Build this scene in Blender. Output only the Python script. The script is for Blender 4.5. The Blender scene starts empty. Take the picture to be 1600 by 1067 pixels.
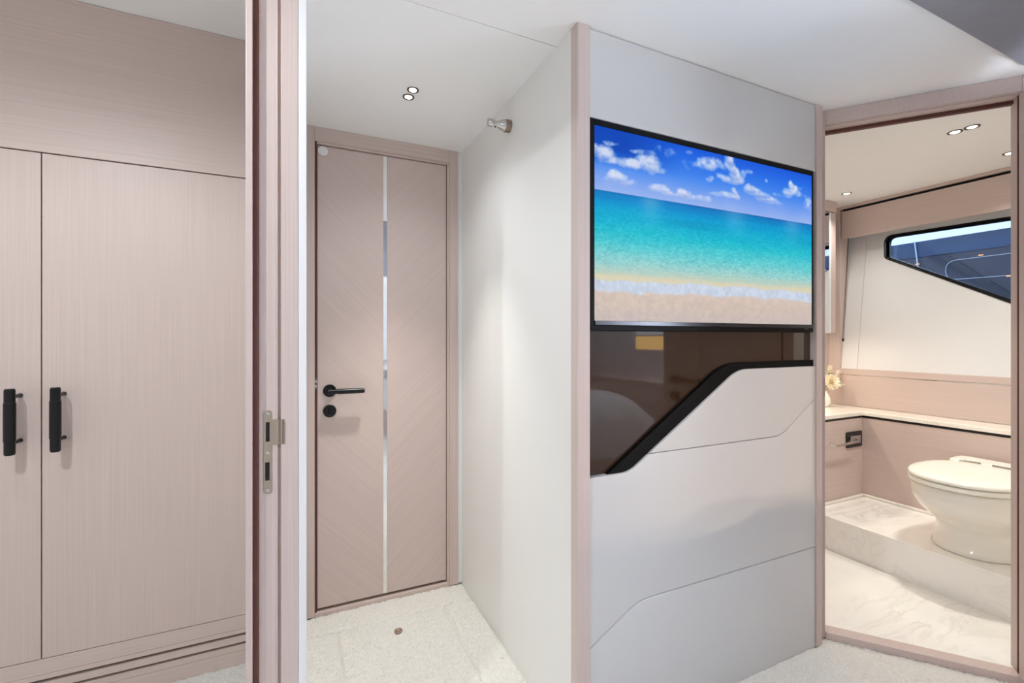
import bpy, bmesh, math, random
import numpy as np
from mathutils import Vector, Matrix
random.seed(7)
S = bpy.context.scene
C = S.collection
PI = math.pi
R = math.radians

# ------------------------------------------------------------------ camera, world, light, exposure
cam_d = bpy.data.cameras.new('camera')
cam = bpy.data.objects.new('camera', cam_d)
C.objects.link(cam)
cam.location = (0, 0, 1.14)
cam.rotation_euler = (R(90), 0, R(-25))
cam_d.sensor_width = 36
cam_d.lens = 16.2
cam_d.shift_y = -0.0034
cam_d.clip_start = 0.02
S.camera = cam

S.view_settings.view_transform = 'Standard'
S.view_settings.look = 'None'
S.view_settings.exposure = 0.04
S.view_settings.gamma = 1.0
S.view_settings.use_curve_mapping = False
S.cycles.max_bounces = 12
S.cycles.diffuse_bounces = 8

W = bpy.data.worlds.new('sky')
S.world = W
W.use_nodes = True
W.node_tree.nodes['Background'].inputs[0].default_value = (0.80, 0.90, 1.0, 1)
W.node_tree.nodes['Background'].inputs[1].default_value = 1.6


def light(name, kind, loc, energy, color, size=0.1, size_y=None, aim=None, angle=None, blend=0.5, parent=None):
    d = bpy.data.lights.new(name, kind)
    d.energy = energy
    d.color = color
    if kind == 'AREA':
        d.shape = 'RECTANGLE'
        d.size = size
        d.size_y = size_y or size
    else:
        d.shadow_soft_size = size
    if kind == 'SPOT':
        d.spot_size = R(angle)
        d.spot_blend = blend
    o = bpy.data.objects.new(name, d)
    C.objects.link(o)
    o.location = loc
    if aim is not None:
        o.rotation_euler = (Vector(aim) - Vector(loc)).to_track_quat('-Z', 'Y').to_euler()
    if parent is not None:
        o.parent = parent
        o.location = Vector(loc) - parent.location
    return o


COOL = (0.72, 0.82, 1.0)
WARM = (1.0, 0.965, 0.89)
GLOW = (1.0, 0.74, 0.50)
NEUT = (0.90, 0.96, 1.0)
# daylight, thrown up off the water, through the long hull window of the cabin (behind the camera, to the right)
light('daylight_hull_window', 'AREA', (3.05, -0.73, 1.42), 146, COOL, 1.4, 0.46, aim=(2.3, -0.73, 2.10))

# ------------------------------------------------------------------ helpers
def lin(c):
    c = c / 255.0
    return c / 12.92 if c <= 0.04045 else ((c + 0.055) / 1.055) ** 2.4


def rgb(r, g, b):
    return (lin(r), lin(g), lin(b), 1)


def mat(name, col, rough=0.5, metal=0.0, spec=0.5, coat=0.0, emit=None, estr=0.0):
    m = bpy.data.materials.new(name)
    m.use_nodes = True
    p = m.node_tree.nodes['Principled BSDF']
    p.inputs['Base Color'].default_value = col
    p.inputs['Roughness'].default_value = rough
    p.inputs['Metallic'].default_value = metal
    p.inputs['Specular IOR Level'].default_value = spec
    p.inputs['Coat Weight'].default_value = coat
    p.inputs['Coat Roughness'].default_value = 0.08
    if emit:
        p.inputs['Emission Color'].default_value = emit
        p.inputs['Emission Strength'].default_value = estr
    return m


def noisy(m, scale, amount, col, rot=(0, 0, 0), detail=4.0, bump=0.0, bscale=None, dist=0.002):
    """vary the base colour with a stretched noise in object space, with a little relief"""
    nt = m.node_tree
    N, L = nt.nodes, nt.links
    p = N['Principled BSDF']
    tc = N.new('ShaderNodeTexCoord')
    mp = N.new('ShaderNodeMapping')
    mp.inputs['Rotation'].default_value = rot
    mp2 = N.new('ShaderNodeMapping')
    mp2.inputs['Scale'].default_value = scale
    L.new(tc.outputs['Object'], mp.inputs[0])
    L.new(mp.outputs[0], mp2.inputs[0])
    nz = N.new('ShaderNodeTexNoise')
    nz.inputs['Scale'].default_value = 1.0
    nz.inputs['Detail'].default_value = detail
    nz.inputs['Roughness'].default_value = 0.65
    L.new(mp2.outputs[0], nz.inputs['Vector'])
    cr = N.new('ShaderNodeValToRGB')
    cr.color_ramp.elements[0].position = 0.3
    cr.color_ramp.elements[1].position = 0.7
    cr.color_ramp.elements[0].color = tuple(c * (1 - amount) for c in col[:3]) + (1,)
    cr.color_ramp.elements[1].color = tuple(min(1, c * (1 + amount)) for c in col[:3]) + (1,)
    L.new(nz.outputs['Fac'], cr.inputs[0])
    L.new(cr.outputs[0], p.inputs['Base Color'])
    if bump:
        b = N.new('ShaderNodeBump')
        b.inputs['Strength'].default_value = bump
        b.inputs['Distance'].default_value = dist
        if bscale:
            n2 = N.new('ShaderNodeTexNoise')
            n2.inputs['Scale'].default_value = bscale
            n2.inputs['Detail'].default_value = 3
            L.new(tc.outputs['Object'], n2.inputs['Vector'])
            L.new(n2.outputs['Fac'], b.inputs['Height'])
        else:
            L.new(nz.outputs['Fac'], b.inputs['Height'])
        L.new(b.outputs[0], p.inputs['Normal'])
    return m


WOOD = rgb(204, 186, 179)


def wood(name, scale, rot=(0, 0, 0), col=WOOD, amount=0.06, rough=0.42):
    return noisy(mat(name, col, rough, spec=0.4), scale, amount, col, rot, bump=0.06, dist=0.001)


M = {}
M['wood_v'] = wood('veneer_vertical_grain', (260, 260, 2.2))
M['wood_h'] = wood('veneer_horizontal_grain_x', (1.3, 170, 170), amount=0.075)
M['wood_hy'] = wood('veneer_horizontal_grain_y', (260, 2.2, 260))
M['wood_dl'] = wood('veneer_diagonal_left', (90, 90, 2), rot=(0, R(45), 0), amount=0.04)
M['wood_dr'] = wood('veneer_diagonal_right', (90, 90, 2), rot=(0, R(-45), 0), amount=0.04)
M['leather'] = noisy(mat('offwhite_leatherette', rgb(232, 231, 228), 0.42, spec=0.45), (1.5, 1.5, 1.5), 0.012, rgb(232, 231, 228), bump=0.05, bscale=420, dist=0.0006)
M['lacquer'] = noisy(mat('offwhite_satin_panel', rgb(207, 206, 205), 0.30, spec=0.5), (1.5, 1.5, 1.5), 0.012, rgb(207, 206, 205), bump=0.03, bscale=420, dist=0.0005)
M['ceil'] = noisy(mat('white_ceiling_board', rgb(246, 246, 245), 0.62, spec=0.22), (2, 2, 2), 0.01, rgb(246, 246, 245))
M['hull'] = noisy(mat('white_hull_lining', rgb(226, 227, 228), 0.45), (2, 2, 2), 0.01, rgb(226, 227, 228))
M['dark_panel'] = noisy(mat('dark_grey_brushed_panel', rgb(136, 137, 146), 0.45), (6, 240, 240), 0.10, rgb(136, 137, 146), rot=(0, 0, R(60)))
M['black'] = mat('black_gloss', (0.006, 0.006, 0.007, 1), 0.22)
M['black_satin'] = mat('black_satin_metal', (0.008, 0.008, 0.009, 1), 0.33, 0.4)
M['black_matt'] = mat('black_matt', (0.003, 0.003, 0.003, 1), 0.5, spec=0.12)
M['black_void'] = mat('black_recess', (0.004, 0.004, 0.004, 1), 0.8)
M['bronze_glass'] = mat('bronze_glass', (0.038, 0.021, 0.012, 1), 0.03, spec=0.65)
M['chrome'] = mat('chrome', (0.60, 0.59, 0.58, 1), 0.07, 1.0)
M['nickel'] = mat('polished_nickel', (0.52, 0.45, 0.39, 1), 0.10, 1.0)
M['satin_nickel'] = mat('satin_nickel', (0.34, 0.27, 0.22, 1), 0.30, 1.0)
M['bronze'] = mat('dark_bronze_ring', (0.20, 0.15, 0.11, 1), 0.35, 0.8)
M['mirror'] = mat('mirror', (0.86, 0.86, 0.86, 1), 0.02, 1.0)
M['seal'] = mat('brown_rubber_seal', rgb(92, 48, 38), 0.55)
M['chin'] = mat('dark_grey_bezel', (0.05, 0.05, 0.055, 1), 0.25, 0.6)
M['porcelain'] = mat('white_porcelain', rgb(240, 236, 226), 0.10, spec=0.55, coat=0.4)
M['plastic_white'] = mat('white_glossy_plastic', rgb(244, 240, 228), 0.16, spec=0.5)
M['white_satin'] = mat('white_satin_plastic', rgb(232, 232, 232), 0.35)
M['lamp_warm'] = mat('lit_lens_warm', (1, 1, 1, 1), 0.4, emit=(1.0, 0.93, 0.82, 1), estr=9)
M['fabric_white'] = noisy(mat('white_bed_linen', rgb(222, 220, 216), 0.9, spec=0.1), (5, 5, 5), 0.02, rgb(222, 220, 216), bump=0.3, bscale=300, dist=0.002)
M['knit'] = noisy(mat('beige_knit_throw', rgb(196, 178, 158), 0.95, spec=0.1), (60, 60, 60), 0.2, rgb(196, 178, 158), bump=0.8, bscale=90, dist=0.008)
M['carpet'] = noisy(mat('pale_cut_pile_carpet', rgb(236, 233, 226), 0.98, spec=0.05), (190, 190, 190), 0.12, rgb(234, 231, 225), bump=1.0, bscale=330, dist=0.004)
M['brown_eye'] = mat('tan_metal_eyelet', rgb(150, 128, 112), 0.45, 0.3)
M['amber'] = mat('amber_blind_glow', rgb(240, 190, 110), 0.5, emit=(1.0, 0.62, 0.22, 1), estr=4.0)
M['petal'] = mat('cream_petal', rgb(246, 238, 216), 0.7, spec=0.2)
M['petal_core'] = mat('yellow_flower_core', rgb(232, 196, 120), 0.8)
M['plume'] = mat('ivory_dried_plume', rgb(240, 230, 210), 0.9, spec=0.1)
M['sage'] = mat('sage_green_leaf', rgb(140, 150, 118), 0.7)
M['hull_blue'] = noisy(mat('dark_blue_gelcoat', rgb(22, 66, 108), 0.25), (0.6, 0.8, 9), 0.35, rgb(22, 66, 108))
M['hull_slate'] = noisy(mat('slate_blue_gelcoat', rgb(54, 60, 84), 0.3), (0.6, 0.8, 5), 0.15, rgb(54, 60, 84))
M['reflection_dark'] = mat('navy_reflection', rgb(28, 42, 66), 0.3)
M['reflection_line'] = mat('pale_blue_reflection', rgb(190, 205, 225), 0.4)
M['rope'] = mat('black_cord', (0.012, 0.012, 0.014, 1), 0.7)
M['orange'] = mat('amber_marker_light', rgb(240, 160, 100), 0.4, emit=(1, 0.45, 0.15, 1), estr=1.2)


def marble(name, base, vein, vs=1.0):
    m = mat(name, base, 0.12, spec=0.5, coat=0.3)
    nt = m.node_tree
    N, L = nt.nodes, nt.links
    p = N['Principled BSDF']
    tc = N.new('ShaderNodeTexCoord')
    mp = N.new('ShaderNodeMapping')
    mp.inputs['Rotation'].default_value = (0.2, 0.3, R(28))
    mp.inputs['Scale'].default_value = (1.3 * vs, 3.6 * vs, 2.4 * vs)
    L.new(tc.outputs['Object'], mp.inputs[0])
    nz = N.new('ShaderNodeTexNoise')
    nz.inputs['Scale'].default_value = 2.1
    nz.inputs['Detail'].default_value = 9
    nz.inputs['Roughness'].default_value = 0.58
    nz.inputs['Distortion'].default_value = 0.9
    L.new(mp.outputs[0], nz.inputs['Vector'])
    cr = N.new('ShaderNodeValToRGB')
    e = cr.color_ramp.elements
    e[0].position = 0.0
    e[0].color = (0, 0, 0, 1)
    e[1].position = 1.0
    e[1].color = (0, 0, 0, 1)
    for pos, v in ((0.455, 0), (0.495, 1), (0.515, 0.35), (0.58, 0)):
        x = cr.color_ramp.elements.new(pos)
        x.color = (v, v, v, 1)
    L.new(nz.outputs['Fac'], cr.inputs[0])
    n2 = N.new('ShaderNodeTexNoise')
    n2.inputs['Scale'].default_value = 2.4
    n2.inputs['Detail'].default_value = 3
    L.new(tc.outputs['Object'], n2.inputs['Vector'])
    mul = N.new('ShaderNodeMath')
    mul.operation = 'MULTIPLY'
    L.new(cr.outputs[0], mul.inputs[0])
    r2 = N.new('ShaderNodeMapRange')
    r2.inputs[1].default_value = 0.42
    r2.inputs[2].default_value = 0.72
    L.new(n2.outputs['Fac'], r2.inputs[0])
    L.new(r2.outputs[0], mul.inputs[1])
    mx = N.new('ShaderNodeMix')
    mx.data_type = 'RGBA'
    mx.inputs['A'].default_value = base
    mx.inputs['B'].default_value = vein
    L.new(mul.outputs[0], mx.inputs['Factor'])
    L.new(mx.outputs['Result'], p.inputs['Base Color'])
    return m


M['marble'] = marble('white_marble', rgb(248, 246, 241), rgb(226, 222, 216))
M['marble_top'] = marble('white_quartz_top', rgb(243, 238, 228), rgb(228, 221, 210), 1.6)
M['grout'] = mat('pale_grout', rgb(238, 232, 216), 0.7)


def pane_material(name, tint, refl):
    m = bpy.data.materials.new(name)
    m.use_nodes = True
    nt = m.node_tree
    N, L = nt.nodes, nt.links
    N.clear()
    out = N.new('ShaderNodeOutputMaterial')
    tr = N.new('ShaderNodeBsdfTransparent')
    tr.inputs[0].default_value = tint
    gl = N.new('ShaderNodeBsdfGlossy')
    gl.inputs['Roughness'].default_value = 0.01
    gl.inputs[0].default_value = (0.9, 0.93, 1, 1)
    fr = N.new('ShaderNodeFresnel')
    fr.inputs[0].default_value = refl
    mx = N.new('ShaderNodeMixShader')
    L.new(fr.outputs[0], mx.inputs[0])
    L.new(tr.outputs[0], mx.inputs[1])
    L.new(gl.outputs[0], mx.inputs[2])
    L.new(mx.outputs[0], out.inputs[0])
    return m


M['pane'] = pane_material('tinted_window_pane', (0.80, 0.88, 0.96, 1), 1.5)


def empty(name, loc, label=None, cat=None, group=None, kind=None):
    o = bpy.data.objects.new(name, None)
    C.objects.link(o)
    o.location = loc
    o.empty_display_size = 0.05
    tag(o, label, cat, group, kind)
    return o


def tag(o, label=None, cat=None, group=None, kind=None):
    if label:
        o['label'] = label
    if cat:
        o['category'] = cat
    if group:
        o['group'] = group
    if kind:
        o['kind'] = kind
    return o


def world_origin(o):
    v = Vector((0, 0, 0))
    while o is not None:
        v += o.location
        o = o.parent
    return v


def obj(name, bm, material, parent=None, bevel=0.0, seg=2, smooth=None, origin=None):
    """link the bmesh (in world coordinates) as one mesh object under parent"""
    me = bpy.data.meshes.new(name)
    bmesh.ops.recalc_face_normals(bm, faces=bm.faces)
    base = world_origin(parent) if parent is not None else Vector((0, 0, 0))
    loc = Vector((0, 0, 0))
    if parent is None and origin is None and len(bm.verts):
        xs = [v.co for v in bm.verts]
        origin = (sum(v.x for v in xs) / len(xs), sum(v.y for v in xs) / len(xs), min(v.z for v in xs))
    if origin is not None:
        loc = Vector(origin) - base
    bmesh.ops.translate(bm, verts=bm.verts, vec=-(base + loc))
    if smooth:
        for f in bm.faces:
            f.smooth = True
    bm.to_mesh(me)
    bm.free()
    o = bpy.data.objects.new(name, me)
    C.objects.link(o)
    o.location = loc
    if parent is not None:
        o.parent = parent
    me.materials.append(M[material] if isinstance(material, str) else material)
    if smooth and smooth < 179:
        me.set_sharp_from_angle(angle=R(smooth))
    if bevel:
        b = o.modifiers.new('bevel', 'BEVEL')
        b.width = bevel
        b.segments = seg
        b.limit_method = 'ANGLE'
        b.angle_limit = R(40)
        b.harden_normals = False
    return o


def struct(name, bm, material, label=None, cat=None, **k):
    o = obj(name, bm, material, **k)
    o['kind'] = 'structure'
    tag(o, label, cat)
    return o


def hexa(bm, p):
    v = [bm.verts.new(q) for q in p]
    for f in ((0, 3, 2, 1), (4, 5, 6, 7), (0, 1, 5, 4), (1, 2, 6, 5), (2, 3, 7, 6), (3, 0, 4, 7)):
        bm.faces.new([v[i] for i in f])


def bx(x0, x1, y0, y1, z0, z1, bm=None):
    bm = bm or bmesh.new()
    hexa(bm, [(x0, y0, z0), (x1, y0, z0), (x1, y1, z0), (x0, y1, z0), (x0, y0, z1), (x1, y0, z1), (x1, y1, z1), (x0, y1, z1)])
    return bm


def prism(poly, a, b, axis='y', bm=None):
    """extrude a closed 2-D outline between a and b along an axis; outline is (x,z), (x,y) or (y,z)"""
    bm = bm or bmesh.new()

    def P(p, t):
        return {'y': (p[0], t, p[1]), 'z': (p[0], p[1], t), 'x': (t, p[0], p[1])}[axis]
    A = [bm.verts.new(P(p, a)) for p in poly]
    B = [bm.verts.new(P(p, b)) for p in poly]
    bm.faces.new(A)
    bm.faces.new(B[::-1])
    n = len(poly)
    for i in range(n):
        j = (i + 1) % n
        bm.faces.new([A[i], B[i], B[j], A[j]])
    return bm


def frame_of(d):
    d = Vector(d).normalized()
    up = Vector((0, 0, 1)) if abs(d.z) < 0.9 else Vector((1, 0, 0))
    a = d.cross(up).normalized()
    return d, a, d.cross(a)


def lathe(base, direction, prof, n=32, bm=None):
    """prof: list of (distance along direction, radius)"""
    bm = bm or bmesh.new()
    d, a, b = frame_of(direction)
    base = Vector(base)
    rings = []
    for t, r in prof:
        rings.append([bm.verts.new(base + d * t + (a * math.cos(2 * PI * i / n) + b * math.sin(2 * PI * i / n)) * max(r, 1e-5)) for i in range(n)])
    for k in range(len(rings) - 1):
        for i in range(n):
            j = (i + 1) % n
            bm.faces.new([rings[k][i], rings[k][j], rings[k + 1][j], rings[k + 1][i]])
    bm.faces.new(rings[0][::-1])
    bm.faces.new(rings[-1])
    return bm


def tube(path, r, n=8, bm=None, taper=None):
    bm = bm or bmesh.new()
    pts = [Vector(p) for p in path]
    rings = []
    for k, p in enumerate(pts):
        d = pts[min(k + 1, len(pts) - 1)] - pts[max(k - 1, 0)]
        d, a, b = frame_of(d)
        rr = r if taper is None else r * (1 + (taper - 1) * k / (len(pts) - 1))
        rings.append([bm.verts.new(p + (a * math.cos(2 * PI * i / n) + b * math.sin(2 * PI * i / n)) * rr) for i in range(n)])
    for k in range(len(rings) - 1):
        for i in range(n):
            j = (i + 1) % n
            bm.faces.new([rings[k][i], rings[k][j], rings[k + 1][j], rings[k + 1][i]])
    bm.faces.new(rings[0][::-1])
    bm.faces.new(rings[-1])
    return bm


def loft(rings, bm=None, cap=True):
    bm = bm or bmesh.new()
    V = [[bm.verts.new(p) for p in r] for r in rings]
    n = len(V[0])
    for k in range(len(V) - 1):
        for i in range(n):
            j = (i + 1) % n
            bm.faces.new([V[k][i], V[k][j], V[k + 1][j], V[k + 1][i]])
    if cap:
        bm.faces.new(V[0][::-1])
        bm.faces.new(V[-1])
    return bm


def round_corner(poly, spec, n=7):
    """round the corners of an outline: spec = {index: radius}"""
    out = []
    N = len(poly)
    for i, p in enumerate(poly):
        r = spec.get(i, 0) if isinstance(spec, dict) else spec
        if not r:
            out.append(p)
            continue
        p = Vector(p)
        a = Vector(poly[i - 1]) - p
        b = Vector(poly[(i + 1) % N]) - p
        la, lb = a.length, b.length
        a.normalize()
        b.normalize()
        ang = a.angle(b)
        t = min(r / math.tan(ang / 2), la * 0.49, lb * 0.49)
        P0, P1 = p + a * t, p + b * t
        for k in range(n + 1):
            s = k / n
            q = P0 * (1 - s) ** 2 + p * 2 * s * (1 - s) + P1 * s * s
            out.append((q.x, q.y))
    return out


# ------------------------------------------------------------------ room shell
FZ, CZ = -0.02, 2.02          # carpet and ceiling levels
floor = empty('floor', (0, 0, FZ), 'pale cut pile carpet of the cabin, corridor and wardrobe area', 'floor', kind='structure')
obj('floor_slab', bx(-2.3, 3.2, -2.8, 2.3, -0.12, -0.032), 'carpet', floor)


def carpet(name, x0, x1, y0, y1, step, amp=0.007, parent=None, dip='wens'):
    nx = max(2, int((x1 - x0) / step))
    ny = max(2, int((y1 - y0) / step))
    rng = np.random.default_rng(5)
    X, Y = np.meshgrid(np.linspace(x0, x1, nx), np.linspace(y0, y1, ny), indexing='ij')
    Z = FZ - amp + rng.random((nx, ny)) * amp
    big = np.sin(X * 9 + 1.3) * np.cos(Y * 7) * 0.0012
    Z = Z + big
    I, J = np.arange(nx)[:, None], np.arange(ny)[None, :]
    edge = (I == 0) | (I == nx - 1) | (J == 0) | (J == ny - 1)
    low = np.zeros((nx, ny), bool)
    for side, hit in (('w', I == 0), ('e', I == nx - 1), ('s', J == 0), ('n', J == ny - 1)):
        if side in dip:
            low |= np.broadcast_to(hit, low.shape)
    Z = np.where(low, FZ - 0.012, Z)
    j = step * 0.3
    X = X + np.where(edge, 0, rng.uniform(-j, j, X.shape))
    Y = Y + np.where(edge, 0, rng.uniform(-j, j, X.shape))
    v = np.stack([X, Y, Z - FZ], -1).reshape(-1, 3)
    idx = np.arange(nx * ny).reshape(nx, ny)
    f = np.stack([idx[:-1, :-1], idx[1:, :-1], idx[1:, 1:], idx[:-1, 1:]], -1).reshape(-1, 4)
    me = bpy.data.meshes.new(name)
    me.from_pydata(v.tolist(), [], f.tolist())
    me.polygons.foreach_set('use_smooth', np.ones(len(me.polygons), dtype=bool))
    me.materials.append(M['carpet'])
    o = bpy.data.objects.new(name, me)
    C.objects.link(o)
    o.parent = parent
    return o


HX0, HX1, HY0, HY1 = 0.142, 0.575, 1.22, 1.95
carpet('carpet', 0.02, HX0 - 0.001, 1.09, HY1, 0.006, parent=floor, dip='wen')
carpet('carpet', HX1 + 0.001, 0.71, 1.09, HY1, 0.006, parent=floor, dip='wen')
carpet('carpet', 0.02, 0.71, HY1 + 0.001, 2.09, 0.006, parent=floor)
carpet('hatch_carpet', HX0 + 0.001, HX1 - 0.001, HY0, HY1 - 0.001, 0.006, parent=floor)
carpet('carpet', HX0 + 0.0005, HX1 - 0.0005, 1.09, HY0 - 0.002, 0.02, parent=floor)
carpet('carpet', 0.74, 2.26, 0.3, 1.15, 0.006, parent=floor)
carpet('carpet', 0.02, 0.74, -2.66, 1.09, 0.03, parent=floor)
carpet('carpet', 0.74, 3.1, -2.66, 0.3, 0.03, parent=floor)
carpet('carpet', -0.9, 0.02, 1.2, 1.93, 0.006, parent=floor)
carpet('carpet', -2.2, 0.02, -0.6, 1.2, 0.03, parent=floor)
carpet('carpet', -2.2, -0.9, 1.2, 1.93, 0.03, parent=floor)
obj('hatch_eyelet', lathe((0.364, 1.847, FZ - 0.006), (0, 0, 1), [(0, 0.016), (0.007, 0.016), (0.009, 0.013), (0.0075, 0.009), (0.004, 0.006)], 20), 'brown_eye', floor, smooth=60)

ceiling = empty('ceiling', (0, 0, CZ), 'white ceiling boards over cabin, corridor and bathroom', 'ceiling', kind='structure')
obj('ceiling_panel', prism([(-0.10, -2.8), (3.6, -2.8), (3.6, 0.46), (2.38, 0.46), (2.251, 0.668), (1.842, 1.173), (1.842, 1.204), (-0.10, 1.204)], CZ, CZ + 0.05, 'z'), 'ceil', ceiling)
obj('ceiling_panel', bx(-0.095, 1.842, 1.207, 2.3, CZ, CZ + 0.05), 'ceil', ceiling)
obj('ceiling_panel', prism([(3.6, 0.461), (3.6, 2.3), (1.843, 2.3), (1.843, 1.1735), (2.2515, 0.6685), (2.3805, 0.461)], CZ, CZ + 0.05, 'z'), 'ceil', ceiling)
struct('ceiling_wardrobe_room', bx(-2.3, -0.094, -0.8, 2.1, 2.205, 2.25), 'ceil', 'higher white ceiling above the fitted wardrobe', 'ceiling')
# dark brushed panel over the bed
dp = round_corner([(0.30, -2.5), (2.62, -2.5), (2.62, 0.2), (2.118, 0.646), (0.30, 0.646)], {3: 0.02, 4: 0.02})
dpo = obj('dark_ceiling_panel', prism(dp, CZ - 0.006, CZ - 0.0005, 'z'), 'dark_panel')
tag(dpo, 'dark grey brushed panel on the ceiling at the upper right', 'ceiling panel')

# outer shell behind and beside the camera
struct('wall_stern', bx(0.018, 3.2, -2.78, -2.68, -0.1, CZ), 'leather', 'off-white cabin wall behind the bed', 'wall')
struct('wall_hull_cabin', bx(3.1, 3.2, -2.78, 0.5, -0.1, CZ), 'hull', 'white hull side lining of the cabin', 'wall')
struct('wall_doorway_near', bx(-0.095, 0.018, -2.78, -0.55, -0.1, 2.2), 'leather', 'off-white cabin wall beside the doorway behind the camera', 'wall')
struct('wall_doorway_header', bx(-0.0955, 0.0185, -0.55, 1.1182, 1.9855, 2.24), 'wood_hy', 'veneered header above the wardrobe doorway', 'wall')
struct('wall_wardrobe_left', bx(-2.3, -2.2, -0.8, 2.1, -0.1, 2.21), 'leather', 'off-white side wall of the wardrobe room', 'wall')
struct('wall_wardrobe_near', bx(-2.3, -0.095, -0.8, -0.7, -0.1, 2.21), 'leather', 'off-white near wall of the wardrobe room', 'wall')
struct('wall_wardrobe_back', bx(-2.3, -0.094, 2.08, 2.16, -0.1, 2.21), 'leather', 'wall behind the fitted wardrobe', 'wall')

# corridor
struct('wall_corridor_left', bx(-0.095, 0.018, 1.118, 2.12, -0.1, 2.215), 'leather', 'off-white partition between wardrobe and corridor', 'wall')
struct('wall_corridor_right', bx(0.711, 0.80, 1.118, 2.14, -0.1, CZ), 'leather', 'smooth off-white corridor side wall beside the veneered door', 'wall')
bm = bx(0.018, 0.072, 2.10, 2.16, -0.1, CZ)
bx(0.640, 0.711, 2.10, 2.16, -0.1, CZ, bm)
bx(0.072, 0.640, 2.10, 2.16, 1.955, CZ, bm)
struct('wall_corridor_end', bm, 'leather', 'end wall of the corridor around the veneered door', 'wall')
struct('trim_1', bx(0.690, 0.7105, 2.086, 2.10, FZ, CZ - 0.001), 'white_satin', 'narrow pale strip between corridor door frame and side wall', 'trim')

# ------------------------------------------------------------------ corridor door
d1 = empty('door_1', (0.356, 2.10, FZ), 'tall veneered corridor door with chevron grain, mirror strip and black lever', 'door', kind='structure')
fr = obj('door_frame', bx(0.030, 0.066, 2.080, 2.105, FZ, CZ - 0.0005), 'wood_v', d1, bevel=0.0015)
obj('door_frame', bx(0.648, 0.689, 2.080, 2.105, FZ, CZ - 0.0005), 'wood_v', d1, bevel=0.0015)
obj('door_frame', bx(0.0662, 0.6478, 2.080, 2.105, 1.962, CZ - 0.0005), 'wood_h', d1, bevel=0.0015)
obj('door_stop_bead', bx(0.0662, 0.0745, 2.090, 2.13, FZ, 1.962), 'seal', d1)
obj('door_stop_bead', bx(0.6385, 0.6478, 2.088, 2.13, FZ, 1.962), 'wood_v', d1)
obj('door_stop_bead', bx(0.0745, 0.6385, 2.089, 2.13, 1.9525, 1.962), 'wood_h', d1)
obj('door_backing', bx(0.073, 0.640, 2.136, 2.15, FZ, 1.957), 'black_void', d1)
leaf = obj('door_leaf', bx(0.0765, 0.3475, 2.097, 2.135, 0.004, 1.9495), 'wood_dl', d1, bevel=0.0012)
obj('door_leaf', bx(0.3638, 0.6355, 2.097, 2.135, 0.004, 1.9495), 'wood_dr', d1, bevel=0.0012)
obj('mirror_strip', bx(0.3478, 0.3635, 2.0985, 2.13, 0.004, 1.9495), 'mirror', d1)
obj('threshold', bx(0.0662, 0.6478, 2.086, 2.13, FZ - 0.01, FZ + 0.012), 'wood_h', d1, bevel=0.002)
h = obj('door_handle', lathe((0.125, 2.097, 0.917), (0, -1, 0), [(0, 0.0265), (0.006, 0.0265), (0.0075, 0.0255), (0.0075, 0.010), (0.042, 0.010)], 32), 'black_satin', d1, smooth=40)
obj('lever_grip', lathe((0.116, 2.045, 0.917), (1, 0, 0), [(0, 0.0085), (0.001, 0.0095), (0.038, 0.0095), (0.038, 0.0112), (0.139, 0.0112), (0.139, 0.0100), (0.1435, 0.0100), (0.1445, 0.009)], 24), 'black_satin', h, smooth=40)
k = obj('lock_turn', lathe((0.125, 2.097, 0.831), (0, -1, 0), [(0, 0.0265), (0.006, 0.0265), (0.0075, 0.0255), (0.0075, 0.010), (0.011, 0.010)], 32), 'black_satin', d1, smooth=40)
obj('thumb_piece', bx(0.1205, 0.1295, 2.070, 2.090, 0.815, 0.847), 'black_satin', k, bevel=0.003)
bm = lathe((0.0985, 2.097, 1.928), (0, -1, 0), [(0, 0.020), (0.003, 0.020), (0.004, 0.0185)], 28)
pq = obj('round_plaque', bm, 'white_satin', d1, smooth=40)
pq['label'] = 'small pale round plaque'
obj('plaque_rim', lathe((0.0985, 2.097, 1.928), (0, -1, 0), [(0.0, 0.0215), (0.0025, 0.0215), (0.003, 0.0205)], 28), 'chrome', pq, smooth=40)
ke = obj('latch_keeper', bx(0.0655, 0.0745, 2.084, 2.0905, 0.925, 0.972), 'bronze', d1)
obj('keeper_screw', bx(0.0695, 0.0735, 2.082, 2.0845, 0.934, 0.944), 'chrome', ke)
obj('keeper_screw', bx(0.0695, 0.0735, 2.082, 2.0845, 0.953, 0.963), 'chrome', ke)

# ------------------------------------------------------------------ near jamb of the wardrobe doorway, with strike plate
j = empty('trim_2', (-0.04, 1.11, FZ), 'pinkish veneered door jamb in the foreground with metal strike plate', 'door jamb', kind='structure')
ZT = 1.985
obj('stop_strip', bx(-0.0955, -0.0835, 1.082, 1.118, FZ, ZT), 'wood_v', j, bevel=0.0015)
obj('door_seal', bx(-0.0835, -0.0735, 1.094, 1.118, FZ, ZT), 'seal', j, bevel=0.002)
obj('rebate_face', bx(-0.0735, -0.0375, 1.103, 1.118, FZ, ZT), 'wood_v', j, bevel=0.0015)
obj('edge_bead', lathe((-0.0390, 1.1052, FZ), (0, 0, 1), [(0, 0.0028), (2.004, 0.0028)], 12), 'wood_v', j, smooth=60)
obj('rebate_groove', bx(-0.0375, -0.0315, 1.108, 1.118, FZ, ZT), 'wood_v', j)
obj('jamb_casing', bx(-0.0315, 0.0020, 1.098, 1.118, FZ, ZT), 'wood_v', j, bevel=0.0015)
obj('wall_skin_edge', bx(0.0022, 0.0185, 1.099, 1.118, FZ, ZT), 'white_satin', j, bevel=0.002)


def slot(cx, cz, w, hgt, r, n=6):
    return [(cx + p[0], cz + p[1]) for p in round_corner([(-w / 2, -hgt / 2), (w / 2, -hgt / 2), (w / 2, hgt / 2), (-w / 2, hgt / 2)], r, n)]


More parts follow.
